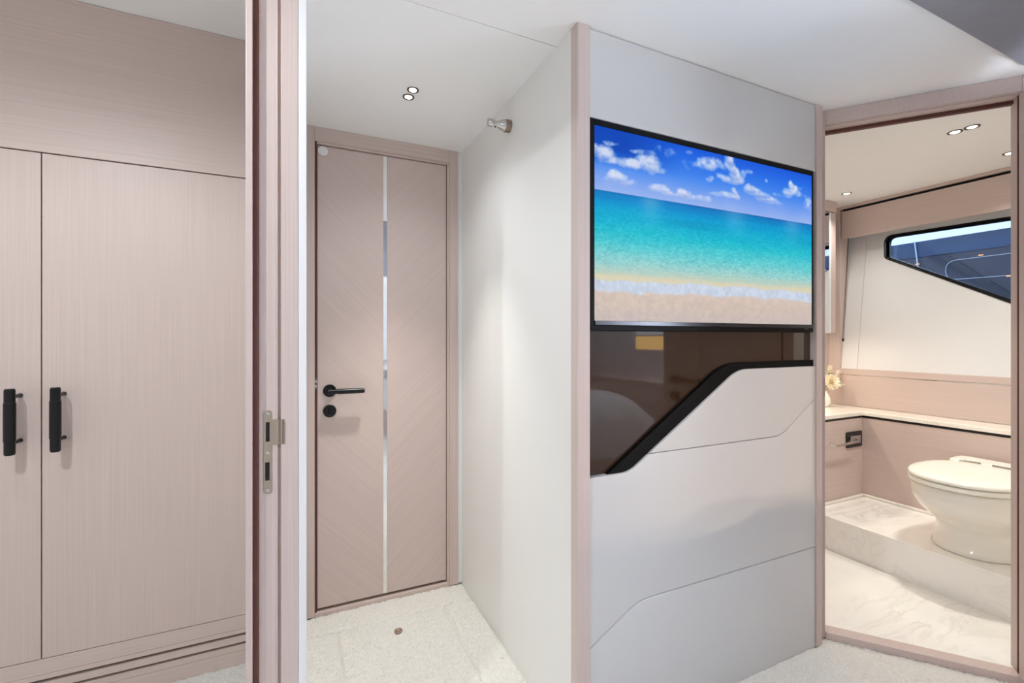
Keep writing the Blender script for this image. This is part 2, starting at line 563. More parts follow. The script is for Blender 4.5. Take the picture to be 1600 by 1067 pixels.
sp = empty('strike_plate', (0, 0, 0))
sp.parent = j
sp['label'] = 'polished nickel strike plate with two dark latch holes'
pl = [(-0.0640, 0.819), (-0.0638, 0.979), (-0.0478, 0.979), (-0.0478, 0.966), (-0.0370, 0.966), (-0.0370, 0.915), (-0.0480, 0.915), (-0.0480, 0.819)]
pl = [(-0.0640, 0.810), (-0.0480, 0.810), (-0.0480, 0.9135), (-0.0370, 0.9135), (-0.0370, 0.9665), (-0.0480, 0.9665), (-0.0480, 0.987), (-0.0640, 0.987)]
pl = round_corner(pl, {0: 0.0077, 1: 0.0077, 2: 0.003, 6: 0.0077, 7: 0.0077}, 8)
sp.location = -j.location
obj('lip_fold', bx(-0.0378, -0.0364, 1.1004, 1.1029, 0.9135, 0.9665), 'chrome', sp, bevel=0.0005)
obj('plate', prism(pl, 1.1014, 1.1029), 'nickel', sp, bevel=0.0003)
hexa_bm = bmesh.new()
hexa(hexa_bm, [(-0.0370, 1.1012, 0.9135), (-0.0245, 1.0955, 0.9135), (-0.0245, 1.0970, 0.9135), (-0.0370, 1.1029, 0.9135),
               (-0.0370, 1.1012, 0.9665), (-0.0245, 1.0955, 0.9665), (-0.0245, 1.0970, 0.9665), (-0.0370, 1.1029, 0.9665)])
obj('bent_lip', hexa_bm, 'satin_nickel', sp)
obj('latch_hole', bx(-0.0600, -0.0528, 1.1009, 1.1016, 0.921, 0.962), 'black_void', sp)
obj('latch_hole', bx(-0.0612, -0.0528, 1.1009, 1.1016, 0.839, 0.877), 'black_void', sp)
for z in (0.9795, 0.8965, 0.8175):
    bm = lathe((-0.0560, 1.1014, z), (0, -1, 0), [(0, 0.0042), (0.0012, 0.0040), (0.0008, 0.0028), (0.0002, 0.0020)], 16)
    obj('screw', bm, 'chrome', sp, smooth=40)

# ------------------------------------------------------------------ fitted wardrobe
WY = 1.899
w = empty('wardrobe', (-1.0, WY + 0.1, FZ), 'fitted wardrobe in pale pinkish veneer with black bar handles', 'wardrobe')
obj('carcass', bx(-2.19, -0.100, WY + 0.022, 2.078, FZ, 2.204), 'black_void', w)
obj('top_panel', bx(-2.19, -0.100, WY, WY + 0.02, 1.7135, 2.2035), 'wood_h', w, bevel=0.001)


def wdoor(x0, x1, hx):
    d = obj('door', bx(x0, x1, WY, WY + 0.02, 0.1515, 1.7095), 'wood_v', w, bevel=0.0012)
    if hx is None:
        return
    hh = obj('handle', lathe((hx, WY - 0.057, 0.797), (0, 0, 1), [(0, 0.0105), (0.002, 0.0115), (0.004, 0.0115), (0.004, 0.0125), (0.041, 0.0125), (0.041, 0.0138), (0.153, 0.0138), (0.153, 0.0125), (0.190, 0.0125), (0.190, 0.0115), (0.194, 0.0110)], 28), 'black_satin', d, smooth=40)
    for z in (0.829, 0.966):
        tube([(hx, WY - 0.0005, z), (hx, WY - 0.050, z)], 0.0058, 14, None)
        obj('handle_post', lathe((hx, WY, z), (0, -1, 0), [(0, 0.0065), (0.002, 0.0065), (0.002, 0.0055), (0.052, 0.0055)], 14), 'black_satin', d, smooth=40)


wdoor(-0.7125, -0.101, -0.661)
wdoor(-1.400, -0.7155, -0.762)
wdoor(-2.19, -1.403, None)
obj('plinth_board', bx(-2.19, -0.100, WY, WY + 0.02, 0.103, 0.1495), 'wood_h', w, bevel=0.0008)
obj('plinth_board', bx(-2.19, -0.100, WY, WY + 0.02, 0.0865, 0.1022), 'wood_h', w, bevel=0.0008)
obj('plinth_board', bx(-2.19, -0.100, WY, WY + 0.02, 0.0545, 0.0765), 'wood_h', w, bevel=0.0008)
obj('plinth_board', bx(-2.19, -0.100, WY, WY + 0.02, 0.0260, 0.0455), 'wood_h', w, bevel=0.0008)
obj('plinth_board', bx(-2.19, -0.100, WY, WY + 0.02, FZ - 0.005, 0.0252), 'wood_h', w, bevel=0.0008)

# ------------------------------------------------------------------ TV wall
TY = 1.09
tw = empty('wall_television', (1.25, TY + 0.05, FZ), 'television wall of off-white padded panels, bronze glass and veneer posts', 'wall', kind='structure')
obj('wall_core', bx(0.712, 1.80, TY + 0.022, 1.20, -0.1, CZ), 'black_void', tw)
post = round_corner([(0.7065, 1.118), (0.7065, TY - 0.006), (0.7475, TY - 0.006), (0.7475, 1.118)], {1: 0.006})
obj('corner_post', prism(post, FZ, CZ - 0.0005, 'z'), 'wood_v', tw, smooth=30)
post = round_corner([(1.7705, 1.118), (1.7705, TY - 0.004), (1.806, TY - 0.004), (1.806, 1.118)], {2: 0.004})
obj('end_post', prism(post, FZ, CZ - 0.0005, 'z'), 'wood_v', tw, smooth=30)
XL, XR = 0.7482, 1.7698


def padded(name, poly, y0, y1, material, r=0.005):
    bm = bmesh.new()
    n = len(poly)
    F = [bm.verts.new((p[0], y0, p[1])) for p in poly]
    f = bm.faces.new(F)
    e = bmesh.ops.extrude_face_region(bm, geom=[f])
    vs = [g for g in e['geom'] if isinstance(g, bmesh.types.BMVert)]
    bmesh.ops.translate(bm, verts=vs, vec=(0, y1 - y0, 0))
    bm.edges.ensure_lookup_table()
    fe = [ed for ed in bm.edges if all(abs(v.co.y - y0) < 1e-6 for v in ed.verts)]
    bmesh.ops.bevel(bm, geom=fe, offset=r, segments=4, profile=0.5, affect='EDGES', clamp_overlap=True)
    o = obj(name, bm, material, tw, smooth=35)
    return o


gap = 0.0007
padded('upper_panel', [(XL, 1.7665), (XR, 1.7665), (XR, CZ - 0.002), (XL, CZ - 0.002)], TY, TY + 0.03, 'lacquer', 0.004)
bcurve = [(0.908, 0.7500), (0.981, 0.7930), (1.085, 0.8650), (1.195, 0.9345), (1.312, 1.0030)]
b_line = [(XL, 0.7425), (0.893, 0.7425), (1.355, 1.034), (XR, 1.034)]
b_all = round_corner([(XL, 0.5)] + b_line + [(XR, 0.5)], {2: 0.11, 3: 0.16}, 10)[1:-1]
s_line = [(0.984, 0.7888), (1.572, 0.7888), (XR, 0.912)]
s_all = round_corner([(0.984, 0.5)] + s_line + [(XR, 0.5)], {2: 0.14}, 10)[1:-1]
t_line = [(XL, 0.2575), (0.925, 0.3540), (XR, 0.3540)]
t_all = round_corner([(XL, 0.0)] + t_line + [(XR, 0.0)], {2: 0.17}, 10)[1:-1]


def cut_x(line, x0, x1):
    def zat(x):
        for a, b in zip(line, line[1:]):
            if a[0] <= x <= b[0]:
                return a[1] + (b[1] - a[1]) * (x - a[0]) / max(1e-9, b[0] - a[0])
        return line[-1][1]
    return [(x0, zat(x0))] + [p for p in line if x0 + 1e-4 < p[0] < x1 - 1e-4] + [(x1, zat(x1))]


def up(line, d):
    return [(p[0], p[1] + d) for p in line]


xj = next(p0[0] + (0.7888 - p0[1]) / (p1[1] - p0[1]) * (p1[0] - p0[0]) for p0, p1 in zip(b_all, b_all[1:]) if p0[1] < 0.7888 <= p1[1])
s_in = [p for p in s_all if p[0] > xj + 0.02]
pa = [(xj + 0.001, 0.7888 + gap)] + up(s_in, gap) + cut_x(b_all, xj + 0.002, XR)[::-1][:-1]
padded('padded_panel', pa, TY, TY + 0.03, 'lacquer', 0.0035)
top_b = cut_x(b_all, XL, xj - 0.001) + up(s_in, -gap)
padded('padded_panel', up(t_all, gap) + top_b[::-1], TY, TY + 0.03, 'lacquer', 0.0035)
padded('padded_panel', [(XL, FZ - 0.006), (XR, FZ - 0.006)] + up(t_all, -gap)[::-1], TY, TY + 0.03, 'lacquer', 0.006)
# bronze glass and black ledge band behind the padded panels
obj('bronze_glass_panel', prism([(XL, 0.70), (0.93, 0.70), (XR, 1.0), (XR, 1.160), (XL, 1.160)], TY + 0.0205, TY + 0.028), 'bronze_glass', tw)
g_line = [(0.8155, 0.7415), (1.262, 1.0330), (1.335, 1.0555), (XR, 1.0575)]
g_all = round_corner([(0.8155, 0.5)] + g_line + [(XR, 0.5)], {2: 0.16, 3: 0.2}, 10)[1:-1]
band = g_all + [(XR, 1.020)] + [p for p in up(b_all, -0.012)[::-1] if 0.86 < p[0] < 1.7] + [(0.83, 0.735)]
obj('black_ledge_band', prism(band, TY + 0.008, TY + 0.0204), 'black_matt', tw, bevel=0.0006)

# ------------------------------------------------------------------ television with beach picture
tv = empty('television', (1.25, TY, 1.163), 'wide flat television showing a turquoise beach under blue sky', 'television')
obj('body', bx(0.7505, 1.7530, TY + 0.004, TY + 0.0205, 1.1650, 1.7640), 'black_matt', tv, bevel=0.002)
obj('bezel', bx(0.7505, 0.7665, TY - 0.002, TY + 0.006, 1.1650, 1.7640), 'black_matt', tv, bevel=0.001)
obj('bezel', bx(1.7475, 1.7530, TY - 0.002, TY + 0.006, 1.1650, 1.7640), 'black_matt', tv, bevel=0.001)
obj('bezel', bx(0.7665, 1.7475, TY - 0.002, TY + 0.006, 1.7475, 1.7640), 'black_matt', tv, bevel=0.001)
obj('bezel', bx(0.7505, 1.7450, TY - 0.006, TY + 0.006, 1.1610, 1.1765), 'black_matt', tv, bevel=0.001)
ch = obj('chin_strip', bx(0.7670, 1.7475, TY - 0.005, TY + 0.004, 1.1768, 1.1895), 'chin', tv, bevel=0.0008)
obj('sensor', bx(1.690, 1.715, TY - 0.0085, TY - 0.0055, 1.1715, 1.1765), 'chin', tv)


def beach_screen():
    nx, nz = 440, 250
    x0, x1, z0, z1 = 0.7667, 1.7473, 1.1897, 1.7473
    u, v = np.meshgrid(np.linspace(0, 1, nx), np.linspace(0, 1, nz), indexing='ij')
    rng = np.random.default_rng(11)

    def vnoise(sx, sy, seed):
        r = np.random.default_rng(seed)
        g = r.random((int(sx) + 3, int(sy) + 3))
        a, b = u * sx, v * sy
        i, j = a.astype(int), b.astype(int)
        fa, fb = a - i, b - j
        fa, fb = fa * fa * (3 - 2 * fa), fb * fb * (3 - 2 * fb)
        return (g[i, j] * (1 - fa) + g[i + 1, j] * fa) * (1 - fb) + (g[i, j + 1] * (1 - fa) + g[i + 1, j + 1] * fa) * fb

    def fbm(sx, sy, seed, o=4):
        t, a, s = 0, 0.5, 0
        for k in range(o):
            t = t + a * vnoise(sx * 2 ** k, sy * 2 ** k, seed + k)
            s += a
            a *= 0.55
        return t / s

    def ramp(t, stops):
        t = np.clip(t, stops[0][0], stops[-1][0])
        ps = [s[0] for s in stops]
        return np.stack([np.interp(t, ps, [s[1][c] for s in stops]) for c in range(3)], -1)

    def mix(a, b, f):
        return a * (1 - f[..., None]) + np.asarray(b, float) * f[..., None]
    hor = 0.672
    sky = ramp(v, [(hor, (138, 170, 232)), (0.74, (108, 152, 234)), (0.82, (70, 134, 234)), (0.92, (38, 108, 226)), (1.0, (22, 86, 214))])
    sky = mix(sky, (6, 66, 178), np.clip((0.34 - u) / 0.22, 0, 1) * np.clip((v - 0.80) / 0.10, 0, 1) * 0.9)
    wx, wy = (fbm(14, 9, 31) - 0.5), (fbm(14, 9, 47) - 0.5)
    cl = np.zeros_like(u)
    shade = np.zeros_like(u)
    blobs = [(.045, .865, .045, .040, .9), (.075, .835, .040, .024, .9), (.015, .875, .02, .03, .8), (.14, .835, .07, .028, .95), (.20, .855, .055, .045, .9), (.22, .875, .03, .03, .6),
             (.24, .83, .05, .016, .7), (.06, .92, .035, .012, .8), (.14, .905, .02, .012, .5), (.20, .91, .05, .02, .5), (.27, .945, .045, .03, .35),
             (.085, .755, .05, .028, .8), (.11, .735, .05, .02, .6), (.05, .74, .05, .02, .5), (.24, .735, .045, .026, .85), (.27, .72, .035, .018, .7),
             (.345, .735, .035, .030, .85), (.37, .72, .03, .02, .6), (.33, .715, .06, .014, .5), (.43, .72, .05, .02, .5),
             (.46, .925, .055, .040, .85), (.43, .915, .04, .026, .7), (.50, .935, .045, .030, .7), (.37, .905, .03, .03, .35), (.455, .84, .022, .018, .7), (.365, .97, .02, .012, .4),
             (.565, .985, .022, .034, 1.), (.565, .945, .03, .05, 1.), (.58, .905, .045, .050, 1.), (.595, .875, .055, .032, 1.), (.545, .865, .05, .025, .95), (.625, .905, .035, .035, .8), (.655, .93, .02, .02, .5),
             (.57, .795, .022, .028, .85), (.545, .765, .04, .020, .8), (.575, .77, .03, .02, .8), (.49, .755, .04, .012, .4),
             (.67, .83, .04, .022, .7), (.71, .815, .05, .024, .75), (.75, .79, .05, .02, .7), (.79, .775, .05, .016, .5),
             (.745, .90, .014, .018, .6), (.885, .905, .024, .036, 1.), (.905, .875, .034, .036, 1.), (.875, .86, .042, .026, .95), (.925, .86, .03, .03, .8), (.83, .83, .06, .012, .4), (.98, .80, .03, .05, .5), (.96, .90, .02, .02, .4)]
    for bx_, by_, rx, ry, a in blobs:
        d = ((u + wx * 0.055 - bx_) / (rx * 1.05)) ** 2 + ((v + wy * 0.045 - by_) / (ry * 1.1)) ** 2
        c = np.clip(1.25 - d, 0, 1) * a
        cl = np.maximum(cl, c)
        shade = np.maximum(shade, np.clip((by_ - v) / ry, -0.6, 1) * np.clip(1.2 - d, 0, 1))
    tex = fbm(46, 30, 71)
    cl = np.clip((cl - 0.16 + (tex - 0.5) * 1.15) * 1.15, 0, 1) * np.clip(cl * 6, 0, 1)
    ccol = ramp(shade + (tex - 0.5) * 0.5, [(-0.4, (240, 242, 248)), (0.2, (212, 218, 238)), (0.8, (146, 168, 222))])
    haze = np.clip(1 - (v - hor) / 0.16, 0, 1) * fbm(9, 5, 91) * 0.45
    col = mix(sky, (190, 200, 240), haze)
    col = col * (1 - 0.93 * cl[..., None]) + ccol * 0.93 * cl[..., None]
    sea_t = v + (fbm(5, 26, 17) - 0.5) * 0.035
    sea = ramp(sea_t, [(0.235, (214, 206, 178)), (0.255, (186, 204, 190)), (0.30, (150, 204, 202)), (0.38, (96, 200, 206)), (0.47, (36, 186, 204)), (0.55, (14, 168, 206)), (0.62, (10, 146, 206)), (0.665, (18, 116, 190)), (0.672, (24, 98, 176))])
    rip = vnoise(150, 210, 5) * 0.6 + vnoise(75, 160, 8) * 0.4
    sea = sea + ((rip - 0.5) * np.interp(v, [0.25, 0.33, 0.5, 0.66], [14, 58, 40, 8]))[..., None] * np.array([0.9, 0.8, 0.65])
    for cx_, wd, a in ((.21, .04, .30), (.585, .05, .28), (.885, .045, .28)):
        sea = mix(sea, (176, 210, 226), np.exp(-((u - cx_) / wd) ** 2) * np.clip((v - 0.5) / 0.14, 0, 1) * a)
    sea = mix(sea, (6, 128, 176), np.clip(fbm(3, 22, 55) - 0.55, 0, 1) * 1.6 * (v > 0.5))
    col = np.where((v < hor)[..., None], sea, col)
    # wet sand, foam and dry sand
    e = (fbm(6, 2, 23) - 0.5) * 0.035 + (fbm(38, 6, 29) - 0.5) * 0.02
    v2 = v + e
    wet = np.clip((0.247 - v2) / 0.02, 0, 1)
    col = mix(col, (216, 206, 180), wet * 0.4)
    foam = np.clip((0.222 - v2) / 0.012, 0, 1)
    fcol = np.stack([np.full_like(u, c) for c in (198., 208., 224.)], -1) + ((fbm(70, 34, 37) - 0.5) * 34)[..., None]
    col = col * (1 - foam[..., None]) + fcol * foam[..., None]
    sandf = np.clip((0.163 - v2) / 0.014, 0, 1)
    scol = ramp(v, [(0, (198, 184, 180)), (0.1, (206, 188, 176)), (0.17, (212, 194, 184))])
    scol = scol + ((fbm(60, 46, 3, 3) - 0.5) * np.interp(u, [0, 1], [26, 10]))[..., None] * np.array([1, .9, .6])
    col = col * (1 - sandf[..., None]) + scol * sandf[..., None]
    col = np.clip(col / 255.0, 0, 1)
    col = np.where(col <= 0.04045, col / 12.92, ((col + 0.055) / 1.055) ** 2.4)
    X = x0 + (x1 - x0) * u - tv.location.x
    Z = z0 + (z1 - z0) * v - tv.location.z
    V = np.stack([X, np.full_like(X, TY + 0.0005 - tv.location.y), Z], -1).reshape(-1, 3)
    idx = np.arange(nx * nz).reshape(nx, nz)
    F = np.stack([idx[:-1, :-1], idx[1:, :-1], idx[1:, 1:], idx[:-1, 1:]], -1).reshape(-1, 4)
    me = bpy.data.meshes.new('screen')
    me.from_pydata(V.tolist(), [], F.tolist())
    at = me.color_attributes.new('picture', 'FLOAT_COLOR', 'POINT')
    at.data.foreach_set('color', np.concatenate([col.reshape(-1, 3), np.ones((nx * nz, 1))], 1).astype(np.float32).ravel())
    m = bpy.data.materials.new('lit_screen_picture')
    m.use_nodes = True
    nt = m.node_tree
    p = nt.nodes['Principled BSDF']
    a = nt.nodes.new('ShaderNodeVertexColor')
    a.layer_name = 'picture'
    p.inputs['Base Color'].default_value = (0.005, 0.005, 0.005, 1)
    p.inputs['Roughness'].default_value = 0.35
    p.inputs['Specular IOR Level'].default_value = 0.03
    nt.links.new(a.outputs[0], p.inputs['Emission Color'])
    p.inputs['Emission Strength'].default_value = 1.0
    me.materials.append(m)
    o = bpy.data.objects.new('screen', me)
    C.objects.link(o)
    o.parent = tv
    o['label'] = 'lit screen with turquoise sea, white clouds and pale sand'


beach_screen()

# ------------------------------------------------------------------ bathroom doorway (diagonal wall)
P3 = Vector((1.85, 1.115, 0))
CV = Vector((0.63, -0.777, 0)).normalized()
DV = Vector((0.777, 0.63, 0)).normalized()


def cbox(t0, t1, d0, d1, z0, z1, bm=None):
    bm = bm or bmesh.new()
    q = []
    for z in (z0, z1):
        for t, d in ((t0, d0), (t1, d0), (t1, d1), (t0, d1)):
            v = P3 + CV * t + DV * d
            q.append((v.x, v.y, z))
    hexa(bm, q)
    return bm


d2 = empty('door_2', tuple(P3 + CV * 0.28 + Vector((0, 0, FZ))), 'veneered diagonal doorway into the bathroom with its leaf swung open', 'door', kind='structure')
TR = 0.562
obj('casing', cbox(-0.045, 0.010, -0.004, 0.012, FZ, CZ - 0.0005), 'wood_v', d2, bevel=0.0012)
obj('casing', cbox(TR, TR + 0.06, -0.004, 0.012, FZ, CZ - 0.0005), 'wood_v', d2, bevel=0.0012)
obj('casing', cbox(0.0102, TR - 0.0002, -0.004, 0.012, 1.968, CZ - 0.0005), 'wood_h', d2, bevel=0.0012)
obj('lining', cbox(-0.02, 0.0095, 0.012, 0.070, FZ, 1.99), 'wood_v', d2)
obj('lining', cbox(TR + 0.0005, TR + 0.03, 0.012, 0.070, FZ, 1.99), 'wood_v', d2)
obj('lining', cbox(0.0097, TR + 0.0003, 0.012, 0.070, 1.962, 1.99), 'wood_h', d2)
obj('door_seal', cbox(0.0097, TR, 0.052, 0.070, 1.950, 1.962), 'seal', d2)
obj('door_seal', cbox(TR - 0.003, TR + 0.0005, 0.014, 0.022, 0.004, 1.962), 'seal', d2)
obj('door_seal', cbox(0.0095, 0.0115, 0.014, 0.03, 0.004, 1.962), 'seal', d2)
obj('threshold', cbox(0.0102, TR - 0.0002, -0.006, 0.048, FZ - 0.01, 0.004), 'wood_h', d2, bevel=0.003)
obj('keeper', cbox(0.006, 0.0085, -0.0052, -0.004, 0.915, 0.985), 'satin_nickel', d2)
# leaf swung about 90 degrees out towards the cabin
LO = P3 + CV * (TR + 0.002) + DV * (-0.006)
LV = (-DV * math.cos(R(4)) + CV * math.sin(R(4))).normalized()
LN = Vector((LV.y, -LV.x, 0))
if LN.dot(CV) < 0:
    LN = -LN


def lbox(a0, a1, n0, n1, z0, z1):
    bm = bmesh.new()
    q = []
    for z in (z0, z1):
        for a, n in ((a0, n0), (a1, n0), (a1, n1), (a0, n1)):
            v = LO + LV * a + LN * n
            q.append((v.x, v.y, z))
    hexa(bm, q)
    return bm


lf = obj('door_leaf', lbox(0.0, 0.545, -0.012, 0.026, 0.008, 1.955), 'wood_dl', d2, bevel=0.0012)
LNn = -LN
hp = LO + LV * 0.485 + LNn * 0.012
h = obj('door_handle', lathe((hp.x, hp.y, 0.917), LNn, [(0, 0.0265), (0.006, 0.0265), (0.0075, 0.0255), (0.0075, 0.010), (0.045, 0.010)], 28), 'black_satin', lf, smooth=40)
hq = hp + LNn * 0.047 + LV * 0.010
obj('lever_grip', lathe((hq.x, hq.y, 0.917), -LV, [(0, 0.0085), (0.001, 0.0095), (0.038, 0.0095), (0.038, 0.0112), (0.139, 0.0112), (0.1405, 0.0100)], 20), 'black_satin', lf, smooth=40)
obj('lock_turn', lathe((hp.x, hp.y, 0.831), LNn, [(0, 0.0265), (0.006, 0.0265), (0.0075, 0.0255), (0.0075, 0.010), (0.018, 0.010)], 28), 'black_satin', lf, smooth=40)

# walls round the bathroom
struct('wall_bathroom_near', bx(2.30, 3.6, 0.42, 0.50, -0.1, CZ), 'leather', 'off-white wall between bathroom and cabin', 'wall')
struct('wall_bathroom_diagonal', cbox(TR + 0.06, TR + 0.33, 0.002, 0.06, -0.1, CZ), 'leather', 'off-white diagonal wall beside the bathroom door', 'wall')
q0 = P3 + CV * -0.046
struct('wall_bathroom_return', prism([(1.8065, 1.100), (q0.x, q0.y), (q0.x + 0.06, q0.y + 0.05), (1.8065, 1.21)], -0.1, CZ, 'z'), 'wood_v', 'narrow veneered return between television wall and bathroom door', 'wall')
struct('wall_bathroom_left', bx(1.78, 3.6, 1.952, 2.03, -0.1, CZ), 'wood_v', 'pale veneered bathroom wall behind the mirror cabinet', 'wall')
struct('wall_bathroom_inner', bx(1.80, 1.86, 1.19, 1.96, -0.1, CZ), 'leather', 'off-white inner bathroom wall behind the television wall', 'wall')

# bathroom floor tiles
bf = empty('floor_bathroom', (2.2, 1.2, -0.02), 'large polished white marble tiles on the bathroom floor', 'floor', kind='structure')


def clip_poly(poly, keep):
    """keep the part of a convex outline where keep(p) >= 0 (linear)"""
    out = []
    for a, b in zip(poly, poly[1:] + poly[:1]):
        ka, kb = keep(a), keep(b)
        if ka >= 0:
            out.append(a)
        if ka * kb < 0:
            t = ka / (ka - kb)
            out.append((a[0] + (b[0] - a[0]) * t, a[1] + (b[1] - a[1]) * t))
    return out


def inside_wall(p):
    v = Vector((p[0], p[1], 0)) - P3
    return v.dot(DV) - 0.045


obj('tile_bed', prism(clip_poly([(1.80, 0.42), (2.70, 0.42), (2.70, 1.96), (1.80, 1.96)], lambda p: inside_wall(p) + 0.03), -0.08, -0.0012, 'z'), 'grout', bf)
for y0, y1 in ((0.50, 1.0418), (1.0442, 1.90)):
    poly = clip_poly([(1.862, y0), (2.594, y0), (2.594, y1), (1.862, y1)], inside_wall)
    obj('tile', prism(poly, -0.012, 0.0, 'z'), 'marble', bf, bevel=0.0008)

# raised platform under the toilet
pf = empty('bathroom_platform', (2.8, 1.1, 0.0), 'raised white marble platform carrying the toilet', 'platform', kind='structure')
obj('riser', bx(2.596, 2.612, 0.50, 1.643, -0.01, 0.166), 'marble', pf, bevel=0.001)
obj('tread', bx(2.584, 3.122, 0.50, 1.643, 0.166, 0.181), 'marble', pf, bevel=0.002)
obj('platform_core', bx(2.613, 3.122, 0.50, 1.643, -0.01, 0.1655), 'grout', pf)
struct('baseboard_back', bx(3.106, 3.121, 0.50, 1.628, 0.1811, 0.197), 'marble_top', 'slim pale bead along the foot of the toilet back panel', 'baseboard', bevel=0.005, seg=3)
struct('baseboard_left', bx(2.61, 3.121, 1.628, 1.6425, 0.1811, 0.197), 'marble_top', 'slim pale bead along the foot of the vanity side panel', 'baseboard', bevel=0.005, seg=3)

# boxing behind the toilet and vanity base, with one continuous worktop
vb = empty('vanity_unit', (2.6, 1.80, 0.0), 'veneered vanity base under the pale worktop', 'vanity')
obj('side_panel', bx(2.20, 3.1215, 1.6435, 1.660, 0.0, 0.655), 'wood_h', vb, bevel=0.001)
obj('carcass', bx(2.20, 3.30, 1.661, 1.951, 0.0, 0.655), 'wood_h', vb)
obj('shadow_gap', bx(2.20, 3.128, 1.652, 1.951, 0.6555, 0.6695), 'black', vb)
tb = empty('toilet_boxing', (3.2, 1.07, 0.0), 'veneered boxing panel behind the toilet', 'panelling')
obj('back_panel', bx(3.1225, 3.138, 0.50, 1.6605, 0.0, 0.655), 'wood_hy', tb, bevel=0.001)
obj('carcass', bx(3.139, 3.30, 0.50, 1.6605, 0.0, 0.655), 'wood_hy', tb)
obj('shadow_gap', bx(3.130, 3.30, 0.50, 1.6515, 0.6555, 0.6695), 'black', tb)
top = round_corner([(2.20, 1.951), (2.20, 1.634), (3.113, 1.634), (3.113, 0.50), (3.306, 0.50), (3.306, 1.951)], {2: 0.012})
o = obj('worktop', prism(top, 0.670, 0.6935, 'z'), 'marble_top', bevel=0.003, seg=3)
tag(o, 'L-shaped pale stone worktop running behind the toilet', 'worktop')

# hull side of the bathroom: wood splash panel, leaning white lining, window, pelmet
hw = empty('wall_hull_bathroom', (3.35, 1.2, 0.69), 'white leaning hull wall of the bathroom with veneer splash panel', 'wall', kind='structure')
obj('splash_panel', bx(3.307, 3.325, 0.50, 1.951, 0.6938, 0.893), 'wood_hy', hw, bevel=0.001)
obj('metal_inlay', bx(3.3075, 3.325, 0.50, 1.915, 0.8935, 0.8985), 'mirror', hw)
obj('splash_cap', bx(3.307, 3.345, 0.50, 1.951, 0.899, 0.937), 'wood_hy', hw, bevel=0.002)
obj('corner_strip', bx(3.310, 3.40, 1.878, 1.9515, 0.9375, CZ - 0.001), 'wood_v', hw, bevel=0.0012)
SL = 0.131


def hx(z):
    return 3.327 + (z - 0.947) * SL


# window outline on the leaning lining, (y, z); the pane goes on beyond the door jamb
WO = [(1.684, 1.800), (1.672, 1.651), (0.62, 1.063), (0.62, 1.775)]
wo = round_corner(WO, {0: 0.05, 1: 0.03, 2: 0.05, 3: 0.05}, 8)


def inset(poly, d):
    cy = sum(p[0] for p in poly) / len(poly)
    out = []
    n = len(poly)
    for i in range(n):
        a, p, b = Vector(poly[i - 1]), Vector(poly[i]), Vector(poly[(i + 1) % n])
        e1, e2 = (p - a).normalized(), (b - p).normalized()
        n1, n2 = Vector((-e1.y, e1.x)), Vector((-e2.y, e2.x))
        m = n1 + n2
        m = m / max(1e-6, m.length_squared) * 2
        q = p + m * d
        out.append((q.x, q.y))
    return out


def area2(p):
    return sum(a[0] * b[1] - b[0] * a[1] for a, b in zip(p, p[1:] + p[:1]))


if area2(wo) < 0:
    wo = wo[::-1]


def slab_with_hole(outer, hole, off0, off1):
    """leaning slab in (y,z) with a hole: bridge outer and hole as two polygons"""
    bm = bmesh.new()

    def V(p, off):
        return bm.verts.new((hx(p[1]) + off, p[0], p[1]))
    geo = []
    for off in (off0, off1):
        O = [V(p, off) for p in outer]
        I = [V(p, off) for p in hole]
        eo = [bm.edges.new((O[i], O[(i + 1) % len(O)])) for i in range(len(O))]
        ei = [bm.edges.new((I[i], I[(i + 1) % len(I)])) for i in range(len(I))]
        bmesh.ops.triangle_fill(bm, use_beauty=True, use_dissolve=False, edges=eo + ei)
        geo.append((O, I))
    (O0, I0), (O1, I1) = geo
    for A, B in ((O0, O1), (I0, I1)):
        n = len(A)
        for i in range(n):
            jn = (i + 1) % n
            bm.faces.new([A[i], A[jn], B[jn], B[i]])
    return bm


obj('lining_panel', slab_with_hole([(0.46, 0.9372), (1.7810, 0.9372), (1.7810, 1.90), (0.46, 1.90)], wo, 0.0, 0.05), 'hull', hw)
bm = bmesh.new()
q = []
for z in (0.9372, 1.90):
    q += [(hx(z), 1.7830, z), (hx(z), 1.95, z), (hx(z) + 0.05, 1.95, z), (hx(z) + 0.05, 1.7830, z)]
q = q[:4] + q[4:]
hexa(bm, q)
obj('lining_panel', bm, 'hull', hw)
obj('hull_skin', bx(3.32, 3.50, 0.42, 2.03, -0.1, 0.893), 'hull', hw)
obj('hull_top', bx(3.40, 3.60, 0.42, 2.03, 1.90, CZ), 'hull', hw)
pm = obj('pelmet', bx(3.312, 3.335, 0.50, 1.868, 1.803, 1.985), 'wood_hy', hw, bevel=0.001)
obj('pelmet_head', bx(3.312, 3.40, 0.50, 1.8775, 2.002, CZ - 0.001), 'wood_hy', hw, bevel=0.001)
obj('blind_slot', bx(3.330, 3.40, 0.50, 1.868, 1.9855, 2.0015), 'black_void', hw)
w1 = empty('window_1', (3.42, 1.15, 1.063), 'tapered bathroom hull window in a black frame', 'window', kind='structure')


def ring(poly, d_in, off0, off1):
    bm = bmesh.new()
    inn = inset(poly, d_in)
    V = {}
    for kk, (pp, of) in enumerate(((poly, off0), (inn, off0), (inn, off1), (poly, off1))):
        V[kk] = [bm.verts.new((hx(p[1]) + of, p[0], p[1])) for p in pp]
    n = len(poly)
    for kk in range(4):
        A, B = V[kk], V[(kk + 1) % 4]
        for i in range(n):
            jn = (i + 1) % n
            bm.faces.new([A[i], A[jn], B[jn], B[i]])
    return bm


